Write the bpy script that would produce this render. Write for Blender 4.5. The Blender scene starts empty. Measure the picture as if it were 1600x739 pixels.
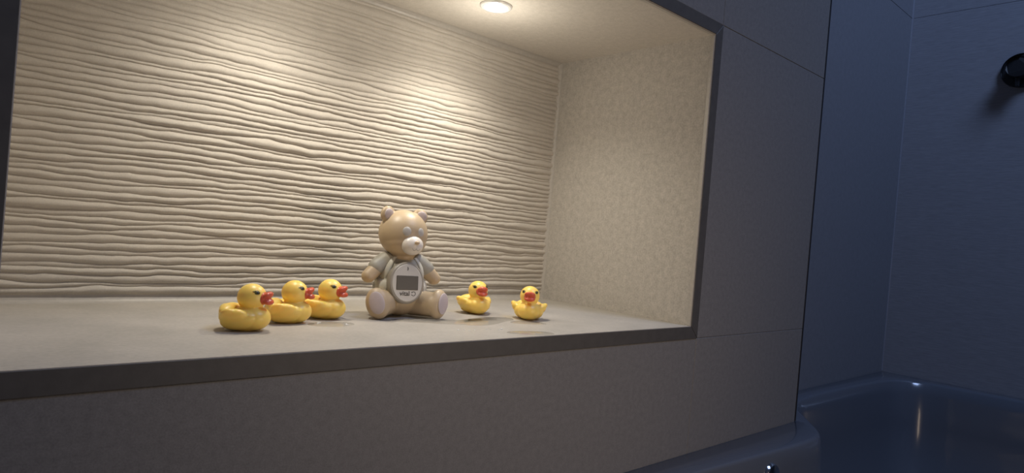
import bpy, bmesh, math, random
import numpy as np
from mathutils import Vector, Matrix

random.seed(4)
RNG = np.random.default_rng(11)
sc = bpy.context.scene
C = sc.collection
U = 0.4                      # metres per niche height (the niche is 0.4 m tall)
R = math.radians

# ------------------------------------------------------------------ camera
cam = bpy.data.objects.new('camera', bpy.data.cameras.new('camera'))
C.objects.link(cam)
rt = Vector((0.74042, -0.66698, 0.08316)); up = Vector((-0.05704, 0.06092, 0.99651)); fw = Vector((0.66972, 0.74258, -0.00706))
M = Matrix(((rt.x, up.x, -fw.x, -0.7801), (rt.y, up.y, -fw.y, -0.48566), (rt.z, up.z, -fw.z, 0.10835), (0, 0, 0, 1)))
cam.matrix_world = M
cam.data.sensor_width = 36; cam.data.lens = 22.69; cam.data.clip_start = 0.02
sc.camera = cam

# ------------------------------------------------------------------ world and room light
world = bpy.data.worlds.new('world'); sc.world = world
world.use_nodes = True
bg = world.node_tree.nodes['Background']
bg.inputs[0].default_value = (0.45, 0.58, 1.0, 1); bg.inputs[1].default_value = 0.038

def area(name, loc, target, size, energy, color):
    l = bpy.data.lights.new(name, 'AREA'); l.energy = energy; l.color = color; l.size = size
    o = bpy.data.objects.new(name, l); C.objects.link(o); o.location = loc
    o.rotation_euler = (Vector(target) - Vector(loc)).to_track_quat('-Z', 'Y').to_euler()
    return o
area('unseen_blue_light', (0.35, -1.0, 2.0), (1.05, -0.05, 0.5), 0.6, 24, (0.42, 0.58, 1.0))  # dim blue room light from above the bath; its source is unseen
area('warm_fill_light', (-0.2, -0.62, 0.0), (-0.27, 0.0, -0.03), 0.3, 1.6, (1.0, 0.78, 0.58))  # added warm fill that brightens the wall below the niche

sc.view_settings.view_transform = 'Standard'; sc.view_settings.look = 'None'
sc.view_settings.gamma = 1; sc.view_settings.use_curve_mapping = False
sc.view_settings.exposure = 0.0
NICHE_WATTS = 3.65

# ------------------------------------------------------------------ materials
def new_mat(name):
    m = bpy.data.materials.new(name); m.use_nodes = True
    return m, m.node_tree, m.node_tree.nodes['Principled BSDF']
def setp(b, **k):
    for n, v in k.items():
        n = n.replace('_', ' ')
        if n in b.inputs: b.inputs[n].default_value = v
def plain(name, col, rough=0.5, metal=0.0, sss=0.0, noise=0.0, nscale=200, bump=0.0, bscale=400, coat=0.0, spec=0.5):
    m, t, b = new_mat(name)
    setp(b, Base_Color=(*col, 1), Roughness=rough, Metallic=metal, Coat_Weight=coat, Specular_IOR_Level=spec)
    if sss:
        setp(b, Subsurface_Weight=sss, Subsurface_Scale=0.006); b.inputs['Subsurface Radius'].default_value = (1, 0.5, 0.2)
    tc = t.nodes.new('ShaderNodeTexCoord')
    if noise:
        n = t.nodes.new('ShaderNodeTexNoise'); n.inputs['Scale'].default_value = nscale; n.inputs['Detail'].default_value = 4
        t.links.new(tc.outputs['Object'], n.inputs['Vector'])
        r = t.nodes.new('ShaderNodeMapRange'); r.inputs[1].default_value = .25; r.inputs[2].default_value = .75
        r.inputs[3].default_value = 1 - noise; r.inputs[4].default_value = 1 + noise
        t.links.new(n.outputs[0], r.inputs[0])
        mx = t.nodes.new('ShaderNodeVectorMath'); mx.operation = 'SCALE'; mx.inputs[0].default_value = col
        t.links.new(r.outputs[0], mx.inputs['Scale']); t.links.new(mx.outputs[0], b.inputs['Base Color'])
    if bump:
        n = t.nodes.new('ShaderNodeTexNoise'); n.inputs['Scale'].default_value = bscale; n.inputs['Detail'].default_value = 5
        t.links.new(tc.outputs['Object'], n.inputs['Vector'])
        bp = t.nodes.new('ShaderNodeBump'); bp.inputs['Strength'].default_value = bump; bp.inputs['Distance'].default_value = .001
        t.links.new(n.outputs[0], bp.inputs['Height']); t.links.new(bp.outputs[0], b.inputs['Normal'])
    return m
def stone(name, c1, c2, rough, scale, stretch=(1, 1, 1), bump=.25, fine=900, mid=.5):
    """mottled stoneware: two noise octave groups between two tones, fine bump"""
    m, t, b = new_mat(name)
    tc = t.nodes.new('ShaderNodeTexCoord'); mp = t.nodes.new('ShaderNodeMapping')
    mp.inputs['Scale'].default_value = stretch; t.links.new(tc.outputs['Object'], mp.inputs[0])
    a = t.nodes.new('ShaderNodeTexNoise'); a.inputs['Scale'].default_value = scale; a.inputs['Detail'].default_value = 6; a.inputs['Roughness'].default_value = .62
    c = t.nodes.new('ShaderNodeTexNoise'); c.inputs['Scale'].default_value = fine; c.inputs['Detail'].default_value = 3
    for n in (a, c): t.links.new(mp.outputs[0], n.inputs['Vector'])
    ad = t.nodes.new('ShaderNodeMix'); ad.inputs[0].default_value = mid
    t.links.new(a.outputs[0], ad.inputs[2]); t.links.new(c.outputs[0], ad.inputs[3])
    r = t.nodes.new('ShaderNodeValToRGB'); r.color_ramp.elements[0].position = .36; r.color_ramp.elements[1].position = .64
    r.color_ramp.elements[0].color = (*c1, 1); r.color_ramp.elements[1].color = (*c2, 1)
    t.links.new(ad.outputs[0], r.inputs[0]); t.links.new(r.outputs[0], b.inputs['Base Color'])
    bp = t.nodes.new('ShaderNodeBump'); bp.inputs['Strength'].default_value = bump; bp.inputs['Distance'].default_value = .0008
    t.links.new(ad.outputs[0], bp.inputs['Height']); t.links.new(bp.outputs[0], b.inputs['Normal'])
    b.inputs['Roughness'].default_value = rough
    return m

MAT = dict(
    rib=stone('ribbed_plaster_tile', (.43, .40, .36), (.50, .465, .415), .75, 40, bump=.3, fine=700),
    soffit=stone('niche_soffit_tile', (.48, .45, .40), (.58, .54, .485), .75, 120, (1, 1, 1), .2, 420, .45),  # kept paler than the side tile to make up for weak bounce light
    side=stone('mottled_beige_tile', (.345, .322, .288), (.49, .456, .41), .7, 120, (1, 1, 1), .3, 420, .45),
    shelf=stone('pale_concrete_tile', (.335, .31, .268), (.44, .405, .352), .5, 14, (1, 1, 1), .2, 260, .35),
    wall=stone('grey_wall_tile', (.125, .122, .12), (.175, .17, .166), .55, 160, (1, 1, 1), .15, 700),
    recess=stone('blue_grey_wall_tile', (.135, .14, .155), (.165, .172, .19), .5, 90, (1, 1, 1), .12, 700),
    streak=stone('streaked_wall_tile', (.19, .198, .22), (.25, .262, .292), .5, 60, (1, .35, 6), .25, 150),
    grout=plain('dark_grout', (.115, .115, .118), .9, noise=.2),
    trim=plain('charcoal_metal_trim', (.062, .058, .053), .55, noise=.12, nscale=90, bump=.05),
    black=plain('black_corner_trim', (.006, .006, .008), .6),
    caulk=plain('pale_silicone', (.40, .375, .34), .42, noise=.08),
    caulk_cool=plain('cool_silicone', (.19, .20, .23), .22, noise=.08),
    acrylic=plain('bath_acrylic', (.085, .095, .115), .2, coat=.3, noise=.02),
    chrome=plain('chrome', (.8, .8, .82), .12, metal=1),
    blackplastic=plain('black_plastic', (.008, .009, .011), .4, noise=.1),
    yellow=plain('yellow_vinyl', (.95, .655, .145), .38, sss=.4, noise=.03, nscale=60),
    orange=plain('coral_orange_vinyl', (.62, .105, .05), .32, sss=.08, noise=.05, nscale=150),
    iris=plain('olive_eye_paint', (.10, .085, .02), .3),
    pupil=plain('black_eye_paint', (.008, .007, .006), .25),
    tan=plain('tan_soft_plastic', (.51, .39, .245), .42, sss=.05, noise=.03, nscale=40),
    greyknit=plain('sage_grey_plastic', (.36, .34, .28), .5, noise=.03, nscale=80),
    strap=plain('pale_sage_plastic', (.56, .54, .46), .45, noise=.03),
    lilac=plain('pale_lilac_plastic', (.52, .44, .42), .5, noise=.03),
    eyegrey=plain('pale_grey_plastic', (.46, .43, .38), .4, noise=.02),
    white=plain('white_soft_plastic', (.74, .68, .60), .3, noise=.02),
    ring=plain('grey_bezel_plastic', (.29, .265, .22), .4, noise=.03),
    plate=plain('light_faceplate_plastic', (.52, .50, .45), .3, noise=.02),
    screen=plain('dark_lcd_glass', (.11, .10, .085), .4, noise=.03, spec=.25),
    ink=plain('dark_print_ink', (.05, .047, .042), .5),
    ring_white=plain('white_lamp_metal', (.85, .85, .84), .25, metal=.4),
)
def emit(name, col, s):
    m, t, b = new_mat(name); setp(b, Base_Color=(*col, 1), Emission_Color=(*col, 1), Emission_Strength=s); return m
MAT['lamp'] = emit('lit_led_lens', (1.0, .93, .82), 12.0)
def water_mat(rough, name='clear_water'):
    m, t, b = new_mat(name); t.nodes.remove(b)
    out = t.nodes['Material Output']; tr = t.nodes.new('ShaderNodeBsdfTransparent'); gl = t.nodes.new('ShaderNodeBsdfGlossy')
    gl.inputs['Roughness'].default_value = rough; tr.inputs[0].default_value = (.96, .955, .945, 1)
    fr = t.nodes.new('ShaderNodeFresnel'); fr.inputs[0].default_value = 1.33
    n = t.nodes.new('ShaderNodeTexNoise'); n.inputs['Scale'].default_value = 90
    bp = t.nodes.new('ShaderNodeBump'); bp.inputs['Strength'].default_value = .12; bp.inputs['Distance'].default_value = .0006
    tc = t.nodes.new('ShaderNodeTexCoord'); t.links.new(tc.outputs['Object'], n.inputs['Vector'])
    t.links.new(n.outputs[0], bp.inputs['Height']); t.links.new(bp.outputs[0], gl.inputs['Normal'])
    mx = t.nodes.new('ShaderNodeMixShader'); t.links.new(fr.outputs[0], mx.inputs[0])
    t.links.new(tr.outputs[0], mx.inputs[1]); t.links.new(gl.outputs[0], mx.inputs[2]); t.links.new(mx.outputs[0], out.inputs[0])
    return m
MAT['water'] = water_mat(.14)
def drop_mat():
    m, t, b = new_mat('painted_glint_water'); setp(b, Base_Color=(.85, .84, .8, 1), Roughness=.12, Specular_IOR_Level=1.0)  # whitish body colour stands in for the glints on clear drops
    tr = t.nodes.new('ShaderNodeBsdfTransparent'); mx = t.nodes.new('ShaderNodeMixShader'); mx.inputs[0].default_value = .45
    t.links.new(tr.outputs[0], mx.inputs[1]); t.links.new(b.outputs[0], mx.inputs[2]); t.links.new(mx.outputs[0], t.nodes['Material Output'].inputs[0]); return m
MAT['drop'] = drop_mat()

# ------------------------------------------------------------------ helpers
def mesh_obj(name, me, mat, parent=None, smooth=False, kind=None):
    me.materials.clear(); me.materials.append(mat)
    if smooth:
        me.polygons.foreach_set('use_smooth', [True] * len(me.polygons))
    o = bpy.data.objects.new(name, me); C.objects.link(o)
    if parent: o.parent = parent
    if kind: o['kind'] = kind
    return o
def bm_obj(name, bm, mat, parent=None, smooth=False, kind=None):
    me = bpy.data.meshes.new(name)
    bmesh.ops.recalc_face_normals(bm, faces=bm.faces)
    bm.to_mesh(me); bm.free()
    return mesh_obj(name, me, mat, parent, smooth, kind)
def py_obj(name, v, f, mat, parent=None, smooth=False, kind=None):
    me = bpy.data.meshes.new(name); me.from_pydata([tuple(x) for x in v], [], f); me.update()
    bm = bmesh.new(); bm.from_mesh(me); bmesh.ops.recalc_face_normals(bm, faces=bm.faces); bm.to_mesh(me); bm.free()
    return mesh_obj(name, me, mat, parent, smooth, kind)
def box_bm(lo, hi, bevel=0.0):
    bm = bmesh.new(); bmesh.ops.create_cube(bm, size=1)
    for v in bm.verts:
        v.co = Vector([lo[i] + (v.co[i] + .5) * (hi[i] - lo[i]) for i in range(3)])
    if bevel:
        bmesh.ops.bevel(bm, geom=list(bm.edges), offset=bevel, segments=1, affect='EDGES', profile=.5)
    return bm
def thing(name, label, cat, loc, rz=0.0, group=None):
    o = bpy.data.objects.new(name, None); C.objects.link(o); o.empty_display_size = .02
    o.location = loc; o.rotation_euler = (0, 0, rz); o['label'] = label; o['category'] = cat
    if group: o['group'] = group
    return o
def tag(o, label, cat, group=None):
    o['label'] = label; o['category'] = cat
    if group: o['group'] = group
    return o
def dup(root, loc, rz, label):
    r = root.copy(); C.objects.link(r); r.location = loc; r.rotation_euler = (0, 0, rz); r['label'] = label
    for ch in list(root.children):
        c = ch.copy(); C.objects.link(c); c.parent = r
        for g in list(ch.children):
            d = g.copy(); C.objects.link(d); d.parent = c
    return r
def basis(n, roll=0.0):
    """matrix whose local -Y points along n, Z roughly up; roll about n"""
    y = -Vector(n).normalized(); z = Vector((0, 0, 1)); x = y.cross(z).normalized(); z = x.cross(y)
    m = Matrix((x, y, z)).transposed()
    return m @ Matrix.Rotation(roll, 3, 'Y')
def add_ell(bm, c, r, rot=None, sub=4):
    g = bmesh.ops.create_icosphere(bm, subdivisions=sub, radius=1)
    rot = rot or Matrix.Identity(3)
    for v in g['verts']:
        v.co = Vector(c) + rot @ Vector((v.co.x * r[0], v.co.y * r[1], v.co.z * r[2]))
def add_cap(bm, a, b, ra, rb, n=7):
    a, b = Vector(a), Vector(b)
    for i in range(n):
        t = i / (n - 1); r = ra + (rb - ra) * t
        add_ell(bm, a.lerp(b, t), (r, r, r), sub=3)
def blob(bm, voxel, smooth=6, factor=.5, cut=None):
    """weld overlapping lobes into one continuous skin (millimetres in, metres out)"""
    me = bpy.data.meshes.new('tmp'); bm.to_mesh(me); bm.free()
    o = bpy.data.objects.new('tmp', me); C.objects.link(o)
    m = o.modifiers.new('r', 'REMESH'); m.mode = 'VOXEL'; m.voxel_size = voxel; m.adaptivity = 0
    s = o.modifiers.new('s', 'SMOOTH'); s.iterations = smooth; s.factor = factor
    dg = bpy.context.evaluated_depsgraph_get()
    out = bpy.data.meshes.new_from_object(o.evaluated_get(dg))
    bpy.data.objects.remove(o); bpy.data.meshes.remove(me)
    n = len(out.vertices); co = np.empty(n * 3, np.float32); out.vertices.foreach_get('co', co); co = co.reshape(-1, 3)
    if cut is not None: co[:, 2] = np.maximum(co[:, 2], cut)
    co *= .001
    out.vertices.foreach_set('co', co.ravel()); out.update()
    return out
def ell_obj(name, c, r, mat, parent, rot=None, sub=4):
    bm = bmesh.new(); add_ell(bm, c, r, rot, sub)
    for v in bm.verts: v.co *= .001
    return bm_obj(name, bm, mat, parent, True)

# ------------------------------------------------------------------ niche shell
W, D, H, T = 1.868 * U, 0.7333 * U, U, 0.0433 * U
E0, YR, XE, ZB = 0.890 * U, 0.28 * U, 2.8 * U, -0.445 * U      # outer corner, recess depth, end wall, bath rim height

def fbm(x, freqs, amps):
    out = np.zeros_like(x)
    for f, a in zip(freqs, amps):
        n = int(x.max() * f) + 4
        g = RNG.uniform(-1, 1, n); p = x * f; i = np.floor(p).astype(int); t = p - i; t = t * t * (3 - 2 * t)
        out += a * (g[i] * (1 - t) + g[i + 1] * t)
    return out
def rib_wall():
    NX, NR = 460, 57
    x = np.linspace(0, W, NX); z0, z1 = .022 * U, .985 * U; pitch = (z1 - z0) / NR
    edges = []
    common = fbm(x, (4, 11), (.5, .25))
    for k in range(NR + 1):
        e = k + .55 * common * math.sin(math.pi * min(k, NR - k) / NR + .01) + fbm(x, (7, 19, 50, 110), (.32, .24, .12, .05)) + RNG.uniform(-.13, .13)
        if k in (0, NR): e = np.full(NX, float(k))
        edges.append(e)
    edges = np.array(edges)
    for k in range(1, NR + 1): edges[k] = np.maximum(edges[k], edges[k - 1] + .46)
    edges = np.minimum(edges, NR - (NR - np.arange(NR + 1))[:, None] * .2); edges[-1] = NR
    phis = np.array([0, .07, .16, .28, .42, .57, .72, .86, .95])
    rows = []; dep = []
    for k in range(NR):
        gap = edges[k + 1] - edges[k]
        A = .0027 * (.85 + .5 * fbm(x, (6, 17), (.55, .3))) * np.clip(gap, .5, 1.5) ** .8 * (1 if k < NR - 3 else .6)
        for p in phis:
            g = math.sin(math.pi * p ** .88) ** .75 if p > 0 else 0
            rows.append(z0 + pitch * (edges[k] + p * gap)); dep.append(A * g + .00022 * fbm(x, (120, 60), (.6, .5)) * (g > .2))
    rows.append(np.full(NX, z1)); dep.append(np.zeros(NX))
    Z = np.array(rows); Yd = D - np.array(dep); nr = len(rows)
    X = np.broadcast_to(x - W, Z.shape)
    v = np.stack([X, Yd, Z], -1).reshape(-1, 3).astype(np.float32)
    i = np.arange(nr - 1)[:, None] * NX + np.arange(NX - 1)[None, :]
    q = np.stack([i, i + 1, i + NX + 1, i + NX], -1).reshape(-1, 4).astype(np.int32)
    me = bpy.data.meshes.new('wall_back')
    me.vertices.add(len(v)); me.vertices.foreach_set('co', v.ravel())
    me.loops.add(q.size); me.loops.foreach_set('vertex_index', q.ravel())
    me.polygons.add(len(q)); me.polygons.foreach_set('loop_start', np.arange(0, q.size, 4, dtype=np.int32))
    me.update(calc_edges=True)
    return mesh_obj('wall_back', me, MAT['rib'], None, True, 'structure')
rib_wall()
TH = .010
bm_obj('wall_back_base', box_bm((-W - TH, D, -TH), (TH, D + TH, H + TH)), MAT['rib'], kind='structure').name = 'wall_back.001'
bm_obj('wall_right', box_bm((0, .0, -TH), (TH, D, H + TH)), MAT['side'], kind='structure')
bm_obj('wall_left', box_bm((-W - TH, 0, -TH), (-W, D, H + TH)), MAT['side'], kind='structure')
bm_obj('floor', box_bm((-W, 0, -TH), (0, D, 0)), MAT['shelf'], kind='structure')
bm_obj('ceiling', box_bm((-W, 0, H), (0, D, H + TH)), MAT['soffit'], kind='structure')
# silicone coves in the inner corners
def cove(name, a, b, d1, d2, r, mat, n=5):
    """concave fillet from a to b; d1, d2 point away from the corner along the two surfaces"""
    a, b, d1, d2 = map(Vector, (a, b, d1, d2)); v = []; f = []
    prof = [(0, 0)] + [(r * (1 - math.sin(t * math.pi / 2 / n)), r * (1 - math.cos(t * math.pi / 2 / n))) for t in range(n + 1)]
    m = len(prof)
    for p in (a, b):
        for s, t in prof: v.append(p + d1 * s + d2 * t)
    for i in range(m): f.append((i, (i + 1) % m, m + (i + 1) % m, m + i))
    f += [tuple(range(m)), tuple(range(2 * m - 1, m - 1, -1))]
    return py_obj(name, v, f, mat, None, False, 'structure')
cr = .0075
cove('trim_5', (-W, D, 0), (0, D, 0), (0, -1, 0), (0, 0, 1), cr, MAT['caulk'])
cove('trim_6', (0, D, 0), (0, D, H), (-1, 0, 0), (0, -1, 0), cr, MAT['caulk'])
cove('trim_7', (-W, D, H), (0, D, H), (0, -1, 0), (0, 0, -1), cr, MAT['caulk'])

# metal frame round the opening, four mitred lengths, slightly proud of the tiles
YF0, YF1 = -.0010, .007
def frame(name, a, b, out, inner_dir):
    """a-b: inner corner points (x, z); mitred outward by T"""
    (ax, az), (bx, bz) = a, b; (ox, oz) = out
    dx, dz = (bx - ax), (bz - az); L = math.hypot(dx, dz); dx /= L; dz /= L
    P = [(ax, az), (bx, bz), (bx + ox * T + dx * T, bz + oz * T + dz * T), (ax + ox * T - dx * T, az + oz * T - dz * T)]
    g = .00025; k = .0006
    P[0] = (P[0][0] + ox * k - dx * k, P[0][1] + oz * k - dz * k); P[1] = (P[1][0] + ox * k + dx * k, P[1][1] + oz * k + dz * k)
    P = [(P[0][0] + dx * g, P[0][1] + dz * g), (P[1][0] - dx * g, P[1][1] - dz * g), (P[2][0] - dx * g, P[2][1] - dz * g), (P[3][0] + dx * g, P[3][1] + dz * g)]
    v = [(x, YF0, z) for x, z in P] + [(x, YF1, z) for x, z in P]
    f = [(0, 1, 2, 3), (7, 6, 5, 4)] + [(i, (i + 1) % 4, 4 + (i + 1) % 4, 4 + i) for i in range(4)]
    bm = bmesh.new(); vs = [bm.verts.new(p) for p in v]
    for q in f: bm.faces.new([vs[i] for i in q])
    bmesh.ops.bevel(bm, geom=list(bm.edges), offset=.0003, segments=1, affect='EDGES', profile=.5)
    return bm_obj(name, bm, MAT['trim'], kind='structure')
frame('trim_1', (-W, 0), (0, 0), (0, -1), 0)
frame('trim_2', (0, 0), (0, H), (1, 0), 0)
frame('trim_3', (0, H), (-W, H), (0, 1), 0)
frame('trim_4', (-W, H), (-W, 0), (-1, 0), 0)
# pale sealant lip along the inner right edge of the frame
bm_obj('trim_8', box_bm((-.0008, .0005, .0004), (0.0, .006, H - .0014), .0002), MAT['caulk'], kind='structure')
bm_obj('trim_9', box_bm((-W, .0005, H - .0008), (-.0010, .006, H), .0002), MAT['caulk'], kind='structure')

# ------------------------------------------------------------------ tiled walls
BOT, TOP, XL = -0.75, 2.13 * U, -1.15
wf = bm_obj('wall_front', box_bm((XL, .0012, BOT), (-W - T, .014, TOP)), MAT['grout'], kind='structure')
bm = box_bm((T, .0012, BOT), (E0 - .004, .014, TOP)); m1 = box_bm((-W - T, .0012, BOT), (T, .014, -T)); m2 = box_bm((-W - T, .0012, H + T), (T, .014, TOP))
def merge(bms):
    out = bmesh.new()
    for b in bms:
        me = bpy.data.meshes.new('t'); b.to_mesh(me); b.free(); out.from_mesh(me); bpy.data.meshes.remove(me)
    return out
bm_extra = merge([bm, m1, m2]); me = wf.data; tmp = bmesh.new(); tmp.from_mesh(me); me2 = bpy.data.meshes.new('t'); bm_extra.to_mesh(me2); bm_extra.free(); tmp.from_mesh(me2); tmp.to_mesh(me); tmp.free()
J = .0005
def tile(parent, lo, hi, mat):
    return bm_obj('tile', box_bm(lo, hi, .0006), mat, parent)
rows = [(BOT, -T - .435 + .0), (-T - .435, -T), (-T, H + T), (H + T, TOP)]
for za, zb in rows:
    if abs(za + T) < 1e-6: cols = [(XL, -W - T), (T, E0 - .004)]
    else: cols = [(XL, -2.1 * U), (-2.1 * U, T), (T, E0 - .004)]
    for xa, xb in cols:
        tile(wf, (xa + J / 2, 0, za + J / 2), (xb - J / 2, .008, zb - J / 2), MAT['wall'])
# outer corner: black edge trim and the return wall behind it
bm_obj('trim_10', box_bm((E0 - .004, -.0006, ZB), (E0, .006, TOP), .0003), MAT['black'], kind='structure')
bm_obj('wall_return', box_bm((E0 - .012, .0065, BOT), (E0 - .0005, YR, TOP)), MAT['recess'], kind='structure')
wr = bm_obj('wall_recess', box_bm((E0, YR + .0012, BOT), (XE + .02, YR + .016, TOP)), MAT['grout'], kind='structure')
we = bm_obj('wall_end', box_bm((XE + .0012, -1.05, BOT), (XE + .016, YR + .0012, TOP)), MAT['grout'], kind='structure')
hz = [BOT, 1.90 * U, TOP]
for za, zb in zip(hz[:-1], hz[1:]):
    tile(wr, (E0 + J / 2, YR, za + J / 2), (XE, YR + .008, zb - J / 2), MAT['recess'])
    for ya, yb in ((-1.05, -.53), (-.53, YR)):
        tile(we, (XE, ya + J / 2, za + J / 2), (XE + .008, yb - J / 2, zb - J / 2), MAT['streak'])
cove('trim_11', (XE, YR, ZB), (XE, YR, TOP), (-1, 0, 0), (0, -1, 0), .003, MAT['caulk_cool'])
bm_obj('floor_room', box_bm((XL, -1.6, BOT - .02), (XE + .02, YR + .02, BOT)), MAT['grout'], kind='structure').name = 'floor.001'

# ------------------------------------------------------------------ bath
def polar(poly, c, angs):
    out = []
    for a in angs:
        d = Vector((math.cos(a), math.sin(a))); best = None
        for i in range(len(poly)):
            p, q = Vector(poly[i]), Vector(poly[(i + 1) % len(poly)])
            e = q - p; den = d.x * e.y - d.y * e.x
            if abs(den) < 1e-12: continue
            w = p - Vector(c); t = (w.x * e.y - w.y * e.x) / den; s = (w.x * d.y - w.y * d.x) / den
            if t > 0 and -1e-4 <= s <= 1 + 1e-4 and (best is None or t < best): best = t
        out.append(Vector(c) + d * best)
    return out
def chaikin(p, n=3):
    p = [Vector(x) for x in p]
    for _ in range(n):
        p = [w for i in range(len(p)) for w in (p[i].lerp(p[(i + 1) % len(p)], .25), p[i].lerp(p[(i + 1) % len(p)], .75))]
    return p
g = .0015
OUT = [(-1.0 * U, -g), (E0 + g, -g), (E0 + g, YR - g), (XE - g, YR - g), (XE - g, -1.55 * U), (-1.0 * U, -1.55 * U)]
INN = [(-.85 * U, -.10 * U), (-.2 * U, -.115 * U), (.35 * U, -.15 * U), (.62 * U, -.17 * U), (.80 * U, -.16 * U), (.98 * U, -.02 * U), (1.2 * U, .15 * U), (1.5 * U, .19 * U), (2.2 * U, .165 * U), (2.62 * U, .12 * U),
       (2.68 * U, -.10 * U), (2.69 * U, -.6 * U), (2.66 * U, -1.3 * U), (2.4 * U, -1.42 * U), (-.6 * U, -1.42 * U), (-.88 * U, -1.3 * U), (-.9 * U, -.4 * U)]
cc = Vector((1.12 * U, -.62 * U))
angs = sorted(set([i * 2 * math.pi / 200 - math.pi for i in range(200)] + [math.atan2(p[1] - cc.y, p[0] - cc.x) for p in OUT]))
po = polar([Vector(p) for p in OUT], cc, angs); pi_ = polar(chaikin(INN), cc, angs)
rings = [[(p.x, p.y, BOT) for p in po], [(p.x, p.y, ZB - .004) for p in po]]
ins = lambda p, q, d: q + (p - q).normalized() * d
rings.append([(*(p + (cc - p).normalized() * .003), ZB) for p in po])
for d, dz in ((.010, 0), (.004, -.0012), (.0, -.005)):
    rings.append([(*ins(p, q, d), ZB + dz) for p, q in zip(po, pi_)])
for s, z in ((.985, -.03), (.965, -.10), (.946, -.165), (.85, -.26), (.72, -.35), (.58, -.395), (.35, -.405)):
    rings.append([(*(cc + (q - cc) * s), ZB + z) for q in pi_])
n = len(angs); v = [x for r_ in rings for x in r_]; f = []
for k in range(len(rings) - 1):
    for i in range(n): f.append((k * n + i, k * n + (i + 1) % n, (k + 1) * n + (i + 1) % n, (k + 1) * n + i))
f.append(tuple(range((len(rings) - 1) * n, len(rings) * n)))
bath = thing('bathtub', 'dark glossy bathtub with wide rim below the tiled niche wall', 'bathtub', (1.1 * U, -.6 * U, BOT))
shell = py_obj('shell', v, f, MAT['acrylic'], None, True); shell.parent = bath; shell.matrix_parent_inverse = Matrix.Translation((-1.1 * U, .6 * U, -BOT))
bm = bmesh.new()
bmesh.ops.create_cone(bm, cap_ends=True, segments=40, radius1=.022, radius2=.018, depth=.006)
bmesh.ops.bevel(bm, geom=[e for e in bm.edges], offset=.001, segments=2, affect='EDGES', profile=.5)
ov = bm_obj('overflow_cap', bm, MAT['chrome'], bath, True)
ov.location = (.36 * U - 1.1 * U, -.162 * U + .6 * U, ZB - .036 - BOT); ov.rotation_euler = (R(84), 0, 0); ov['label'] = 'chrome overflow cap inside the bath'

# ------------------------------------------------------------------ downlights in the niche ceiling
def lathe(profile, n=40):
    bm = bmesh.new(); prev = None; first = None
    for r_, z in profile:
        ring = [bm.verts.new((r_ * math.cos(2 * math.pi * i / n), r_ * math.sin(2 * math.pi * i / n), z)) for i in range(n)]
        if prev:
            for i in range(n): bm.faces.new((prev[i], prev[(i + 1) % n], ring[(i + 1) % n], ring[i]))
        prev = ring; first = first or ring
    return bm, first, prev
def downlight(x, y, label, watts):
    t = thing('downlight', label, 'light', (x, y, H), group='recessed spotlights of the niche')
    bm, a, b = lathe([(.0150, -.0002), (.0150, -.0022), (.0165, -.0034), (.0195, -.0034), (.0212, -.0018), (.0214, -.0002)])
    for i in range(40): bm.faces.new((b[i], b[(i + 1) % 40], a[(i + 1) % 40], a[i]))
    bm_obj('trim_ring', bm, MAT['ring_white'], t, True)
    bm, a, b = lathe([(.0149, -.0006), (.0146, -.0016), (.0110, -.0024), (.005, -.0028)])
    bm.faces.new(b); bm.faces.new(list(reversed(a)))
    bm_obj('lens', bm, MAT['lamp'], t, True)
    l = bpy.data.lights.new('downlight_beam', 'SPOT'); l.energy = watts; l.color = (1.0, .92, .785)
    l.spot_size = R(142); l.spot_blend = 1.0; l.shadow_soft_size = .012
    o = bpy.data.objects.new('downlight_beam', l); C.objects.link(o); o.parent = t; o.location = (0, 0, -.016)
    l = bpy.data.lights.new('downlight_spill', 'POINT'); l.energy = watts * .11; l.color = (1.0, .92, .785); l.shadow_soft_size = .012
    o = bpy.data.objects.new('downlight_spill', l); C.objects.link(o); o.parent = t; o.location = (0, 0, -.075)
    return t
downlight(-.625 * U, .425 * U, 'small round lit spotlight in the niche ceiling above the ducks', NICHE_WATTS)
downlight(-1.25 * U, .425 * U, 'small round lit spotlight further left in the niche ceiling, out of frame', NICHE_WATTS * .74)

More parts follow.
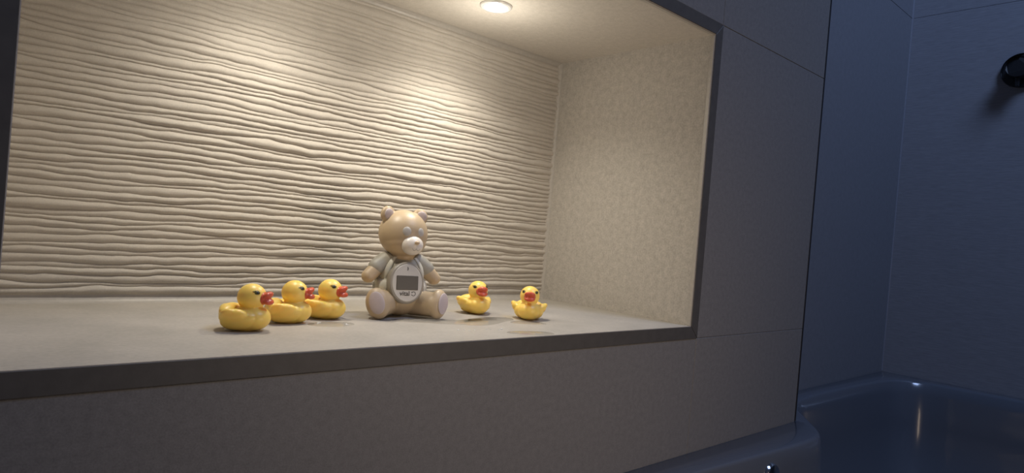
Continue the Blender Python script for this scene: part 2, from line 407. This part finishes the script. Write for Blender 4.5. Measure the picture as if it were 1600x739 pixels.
# ------------------------------------------------------------------ rubber ducks (front is +X)
def place_on(m, name, mat, parent): return mesh_obj(name, m, mat, parent, True)
def make_duck(loc, rz, label):
    t = thing('rubber_duck', label, 'rubber duck', loc, rz, 'yellow rubber ducks on the niche shelf')
    bm = bmesh.new()
    add_ell(bm, (-1, 0, 10.5), (20, 14.5, 10.8))
    add_ell(bm, (8, 0, 12.5), (14, 14.2, 11.3)); add_ell(bm, (-14, 0, 18), (8, 17, 6.5))
    for s in (-1, 1):
        ax = Matrix.Rotation(R(-10), 3, 'Y') @ Matrix.Rotation(s * R(40), 3, 'X')
        add_ell(bm, (-2, s * 9.5, 11.2), (17, 9.5, 9.0), ax)
        add_ell(bm, (-5, s * 14.5, 14.4), (13, 8.5, 6.0), ax)
        add_ell(bm, (-8.5, s * 19, 17.8), (6.5, 5, 3.4), ax)
    add_ell(bm, (-14, 0, 14.0), (9.5, 13, 8.5), Matrix.Rotation(R(30), 3, 'Y'))
    add_ell(bm, (-18.5, 0, 18.6), (5, 9, 4.6), Matrix.Rotation(R(45), 3, 'Y'))
    add_ell(bm, (4, 0, 20), (9.6, 9.6, 6))
    add_ell(bm, (4.2, 0, 31), (12.7, 12.4, 12.3))
    me = blob(bm, .55, 14, .5)
    n = len(me.vertices); co = np.empty(n * 3, np.float32); me.vertices.foreach_get('co', co); co = co.reshape(-1, 3)
    co[:, 2] = np.maximum(co[:, 2] - .0009, 0.0); me.vertices.foreach_set('co', co.ravel()); me.update()
    place_on(me, 'body', MAT['yellow'], t)
    bm = bmesh.new()                                   # open bill: two flaring lips round a shallow mouth
    add_ell(bm, (15.0, 0, 29.8), (4.6, 7.3, 5.8))
    add_ell(bm, (18.2, 0, 32.3), (5.3, 6.9, 3.2), Matrix.Rotation(R(-36), 3, 'Y'))
    add_ell(bm, (18.8, 0, 27.4), (5.2, 6.9, 3.1), Matrix.Rotation(R(14), 3, 'Y'))
    place_on(blob(bm, .4, 4), 'beak', MAT['orange'], t)
    hc = Vector((4.2, 0, 31))
    for s in (-1, 1):
        az = s * R(46); el = R(20)
        nrm = Vector((math.cos(az) * math.cos(el), math.sin(az) * math.cos(el), math.sin(el)))
        m = basis(nrm); p = hc + nrm * 11.9
        e = ell_obj('eye', p, (2.5, .75, 1.75), MAT['iris'], t, m, 3)
        ell_obj('pupil', p + nrm * .35, (1.35, .65, 1.25), MAT['pupil'], e, m, 3)
        bm = bmesh.new()                               # painted upper lid with lashes at the outer corner
        right = m @ Vector((1, 0, 0)); upv = m @ Vector((0, 0, 1)); out = right * (1 if (right.dot(Vector((-1, 0, 0))) > 0) else -1)
        pts = [(-2.3, .6), (-1.2, 1.7), (.3, 2.0), (1.7, 1.5), (2.9, .9), (4.0, 1.5)]
        def onhead(a, b):
            q = hc + nrm * 12 + out * a + upv * b
            return hc + (q - hc).normalized() * 12.05
        for a, b in zip(pts[:-1], pts[1:]): add_cap(bm, onhead(*a), onhead(*b), .3, .3, 4)
        for a, b in (((2.4, 1.1), (3.3, 2.6)), ((1.6, 1.6), (2.1, 3.0))): add_cap(bm, onhead(*a), onhead(*b), .25, .12, 4)
        for v_ in bm.verts: v_.co *= .001
        bm_obj('eyelash', bm, MAT['pupil'], t, True)
    return t
duck = make_duck((-.5632, .1043, 0), R(-42), 'yellow rubber duck facing right, leftmost and nearest in the row of three')
dup(duck, (-.5096, .1361, 0), R(-29), 'middle yellow rubber duck of the row of three left of the bear')
dup(duck, (-.4619, .1544, 0), R(-52), 'yellow rubber duck in the row of three that stands next to the bear')
dup(duck, (-.2535, .1571, 0), R(254.6), 'yellow rubber duck just right of the bear, head turned slightly right')
dup(duck, (-.2114, .1018, 0), R(226), 'rightmost yellow rubber duck, facing straight out with a round orange bill')

# ------------------------------------------------------------------ bear thermometer (front is -Y, millimetres)
bear = thing('bear_thermometer', 'seated tan plastic bear with a grey vest and an oval digital display on its belly', 'bath thermometer', (-.3668, .1625, 0), R(-11))
HA = R(7); HC = Vector((-.5, 0, 95))
RH = Matrix.Rotation(HA, 3, 'Z')
def hp(x, y, z): return HC + RH @ Vector((x, y, z - 96))
bm = bmesh.new()
add_ell(bm, (0, 0, 26), (31, 27, 26)); add_ell(bm, (0, 0, 48), (25.5, 22, 25)); add_ell(bm, (0, -1, 68), (15, 14, 9))
add_ell(bm, hp(0, 0, 97), (28.8, 27.5, 27.6)); add_ell(bm, hp(0, -3, 88), (26, 24, 19))
for s in (-1, 1):
    add_ell(bm, hp(s * 21, 1.5, 117.5), (10, 5, 10.2), RH @ Matrix.Rotation(s * R(-12), 3, 'Z'))
    add_cap(bm, (s * 22, -1, 62), (s * 40.5, -6, 45), 9.5, 8.0, 9)
    add_cap(bm, (s * 15, -6, 16), (s * 32, -28, 16.5), 15, 14.5, 9)
    nn = Vector((s * math.sin(R(28)), -math.cos(R(28)), .12)).normalized()
    add_ell(bm, Vector((s * 36.5, -33, 17.6)), (13.2, 8.5, 17.6), basis(nn, s * R(18)))
me = blob(bm, .9, 8, .5, cut=.0)
place_on(me, 'body', MAT['tan'], bear)
for s in (-1, 1):
    rr = RH @ Matrix.Rotation(s * R(-12), 3, 'Z')
    ell_obj('inner_ear', hp(s * 21.4, -2.6, 118.2), (6.4, 2.4, 6.6), MAT['lilac'], bear, rr)
    az = R(20) * s + HA; el = R(9)
    nrm = Vector((math.sin(az) * math.cos(el), -math.cos(az) * math.cos(el), math.sin(el)))
    ell_obj('eye', HC + nrm * 26.4, (5.3, 2.2, 5.6), MAT['eyegrey'], bear, basis(nrm))
    nn = Vector((s * math.sin(R(28)), -math.cos(R(28)), .12)).normalized()
    ell_obj('sole', Vector((s * 36.5, -33, 18.0)) + nn * 7.2, (8.6, 1.8, 12.6), MAT['lilac'], bear, basis(nn, s * R(18)))
mz = ell_obj('muzzle', hp(0, -23.5, 84.5), (13, 11, 11.2), MAT['white'], bear, RH)
ell_obj('nose', hp(0, -34.6, 88.0), (3.0, 2.4, 2.2), MAT['tan'], mz, RH)
bm = bmesh.new()
def onmuz(x, z):
    k = 1 - (x / 13) ** 2 - ((z - 84.5) / 11.2) ** 2
    return hp(x, -23.5 - 11 * math.sqrt(max(k, 0)) - .02, z)
path = [(-4.6, 81.2), (-3.6, 79.6), (-2.2, 79.0), (-.8, 79.8), (0, 81.4), (.8, 79.8), (2.2, 79.0), (3.6, 79.6), (4.6, 81.2)]
for a, b in zip(path[:-1], path[1:]): add_cap(bm, onmuz(*a), onmuz(*b), .32, .32, 3)
add_cap(bm, onmuz(0, 81.4), onmuz(0, 86), .25, .25, 4)
for v_ in bm.verts: v_.co *= .001
bm_obj('mouth', bm, MAT['ring'], mz, True)
# vest: a thin shell over the shoulders and sides, with short sleeves
bm = bmesh.new()
add_ell(bm, (0, 0.4, 48.5), (26.6, 22.6, 24.5)); add_ell(bm, (0, .6, 33), (31.2, 26.6, 18))
for s in (-1, 1): add_cap(bm, (s * 20, -.5, 62.5), (s * 30.5, -3.2, 55.6), 11.0, 10.0, 7)
vest = place_on(blob(bm, .8, 5), 'vest', MAT['greyknit'], bear)
def front_y(x, z, grow=0.0):
    best = 0
    for c, r_ in (((0, .4, 48.5), (26.6, 22.6, 24.5)), ((0, .6, 33), (31.2, 26.6, 18)), ((0, 0, 26), (31, 27, 26)), ((0, -1, 68), (15, 14, 9))):
        k = 1 - (x / (r_[0] + grow)) ** 2 - ((z - c[2]) / (r_[2] + grow)) ** 2
        if k > 0: best = min(best, c[1] - (r_[1] + grow) * math.sqrt(k))
    return best
for s in (-1, 1):
    path = [(13, 69), (16.5, 64), (19.5, 57), (22, 49), (23.5, 41), (24.3, 33), (24.0, 26)]
    bm = bmesh.new(); L_ = []
    fine = []
    for (a, b) in zip(path[:-1], path[1:]):
        for t in range(4): fine.append((a[0] + (b[0] - a[0]) * t / 4, a[1] + (b[1] - a[1]) * t / 4))
    fine.append(path[-1])
    cols = []
    for x, z in fine:
        col = []
        for j in range(-3, 4):
            xx = x + 2.0 + j * 1.65; gr = 1.5 if abs(j) < 3 else .1
            col.append(bm.verts.new((s * xx * .001, front_y(min(xx, 30.5), z, gr) * .001, (z + .15 * j) * .001)))
        cols.append(col)
    for c0, c1 in zip(cols[:-1], cols[1:]):
        for j in range(6): bm.faces.new((c0[j], c0[j + 1], c1[j + 1], c1[j]))
    st = bm_obj('strap', bm, MAT['strap'], bear, True)
    so = st.modifiers.new('s', 'SOLIDIFY'); so.thickness = .0008; so.offset = 0
# display: raised bezel, faceplate, lcd window, print
tilt = R(-7)
def oval(rx, rz, y0, y1, bev, n=56):
    bm = bmesh.new(); rr = []
    for (k, y) in ((1, y0), (1, y1 + bev), (1 - bev / rx, y1)):
        rr.append([bm.verts.new((rx * k * math.cos(2 * math.pi * i / n) * .001, y * .001, rz * k * math.sin(2 * math.pi * i / n) * .001)) for i in range(n)])
    for a, b in zip(rr[:-1], rr[1:]):
        for i in range(n): bm.faces.new((a[i], a[(i + 1) % n], b[(i + 1) % n], b[i]))
    bm.faces.new(rr[-1]); bm.faces.new(list(reversed(rr[0])))
    return bm
DM = Matrix.Translation((-.0022, -.0265, .0405)) @ Matrix.Rotation(tilt, 4, 'X')
bez = bm_obj('display_bezel', oval(21, 23.8, 8, -2.2, 1.4), MAT['ring'], bear, False); bez.matrix_local = DM
pl = bm_obj('faceplate', oval(18.1, 21.3, -1, -2.9, .5), MAT['plate'], bez, False)
bm = box_bm((-.0131, -.0036, -.0081), (.0131, -.0027, .0081), .0005)
bm_obj('lcd_screen', bm, MAT['screen'], bez)
cu = bpy.data.curves.new('lettering', 'FONT'); cu.body = 'vital'; cu.size = .0074; cu.extrude = .00012; cu.align_x = 'CENTER'; cu.align_y = 'CENTER'; cu.offset = .00012
to = bpy.data.objects.new('t', cu); C.objects.link(to)
tm = bpy.data.meshes.new_from_object(to.evaluated_get(bpy.context.evaluated_depsgraph_get())); bpy.data.objects.remove(to)
lt = mesh_obj('lettering', tm, MAT['ink'], bez); lt.location = (-.0028, -.0031, -.0122); lt.rotation_euler = (R(90), 0, 0)
def stroke(pts, r_):
    bm = bmesh.new()
    for a, b in zip(pts[:-1], pts[1:]): add_cap(bm, (a[0], 0, a[1]), (b[0], 0, b[1]), r_, r_, 3)
    for v_ in bm.verts: v_.co *= .001; v_.co.y *= .35
    return bm
arc = [(7.9 + 2.3 * math.cos(R(a)), -12.2 + 2.3 * math.sin(R(a))) for a in range(-150, 151, 25)]
lg = bm_obj('logo_mark', stroke([(5.4, -13.6)] + arc + [(5.6, -10.4)], .38), MAT['ink'], bez, True); lg.location = (0, -.0030, 0)
bm = stroke([(-.1, 14.6), (-.1, 17.6)], .55); 
ic = bm_obj('sensor_mark', merge([bm, stroke([(-.1, 17.2), (1.0, 16.6), (-.1, 16.1), (1.0, 15.4), (-.1, 14.8)], .3)]), MAT['ink'], bez, True); ic.location = (0, -.0030, 0)

# ------------------------------------------------------------------ water on the shelf
def puddle(name, outline, label, group=None, h=.00022):
    p = chaikin(outline, 2); c = sum(p, Vector((0, 0))) / len(p)
    base = (c.x, c.y)
    bm = bmesh.new(); n = len(p)
    r0 = [bm.verts.new((*(q - c), .00008)) for q in p]
    r1 = [bm.verts.new((*((q - c) * (1 - min(.3, .0016 / max((q - c).length, .001)))), h)) for q in p]
    for i in range(n): bm.faces.new((r0[i], r0[(i + 1) % n], r1[(i + 1) % n], r1[i]))
    bm.faces.new(r1)
    o = bm_obj(name, bm, MAT['water'], None, True); o.location = (c.x, c.y, 0)
    return tag(o, label, 'water', group)
mm = lambda L: [(a * .001, b * .001) for a, b in L]
puddle('water_puddle', mm([(-418, 128), (-390, 112), (-352, 92), (-315, 70), (-290, 74), (-262, 90), (-238, 96), (-228, 118), (-262, 128), (-290, 118), (-318, 112), (-345, 128), (-385, 138)]), 'thin wet film of water in front of the bear')
puddle('water_puddle', mm([(-262, 78), (-232, 62), (-215, 60), (-212, 82), (-228, 94), (-252, 92)]), 'small wet patch in front of the rightmost duck')
puddle('water_puddle', mm([(-318, 22), (-285, -0), (-262, 2), (-258, 18), (-285, 30), (-308, 34)]), 'small wet patch at the front edge of the shelf')
puddle('water_puddle', mm([(-500, 112), (-478, 98), (-452, 104), (-446, 122), (-468, 132), (-492, 130)]), 'small wet patch in front of the duck next to the bear')
drops = [(-360, 53), (-353, 51.5), (-349.8, 46.7), (-340, 50), (-324.2, 48.7), (-320, 47), (-312.6, 41.8), (-305, 46), (-483.1, 124.7), (-458.7, 111.6), (-458.7, 107.5), (-480, 127)]
bm = bmesh.new(); bmesh.ops.create_uvsphere(bm, u_segments=14, v_segments=8, radius=1)
for v_ in bm.verts: v_.co = Vector((v_.co.x * .0015, v_.co.y * .0013, max(v_.co.z, -.05) * .0009 + .00005))
d0 = bm_obj('water_drop', bm, MAT['drop'], None, True); d0.location = (drops[0][0] * .001, drops[0][1] * .001, 0)
tag(d0, 'tiny glinting water drop near the front edge of the shelf', 'water', 'water drops right of the bear')
for i, (x, y) in enumerate(drops[1:]):
    o = d0.copy(); C.objects.link(o); o.location = (x * .001, y * .001, 0); o.scale = [random.uniform(.6, 1.2)] * 3
    if i >= 7: o['label'] = 'tiny glinting water drop in front of the duck next to the bear'; o['group'] = 'water drops left of the bear'

# ------------------------------------------------------------------ things at the far right edge
val = thing('shower_valve', 'black round shower control on the far end wall at the right edge', 'shower valve', (XE, -.33 * U, 1.475 * U))
def disc(r_, x0, x1, bev):
    bm = bmesh.new(); bmesh.ops.create_cone(bm, cap_ends=True, segments=48, radius1=r_, radius2=r_, depth=1)
    for v_ in bm.verts: v_.co = Vector((-(x0 + (v_.co.z + .5) * (x1 - x0)), v_.co.x, v_.co.y))
    bmesh.ops.bevel(bm, geom=list(bm.edges), offset=bev, segments=2, affect='EDGES', profile=.5); return bm
bm_obj('wall_plate', disc(.040, 0, .008, .002), MAT['blackplastic'], val)
bm_obj('knob', disc(.024, .008, .045, .003), MAT['blackplastic'], val)
bm_obj('lever', box_bm((-.042, -.004, -.045), (-.036, .004, -.015), .001), MAT['blackplastic'], val)
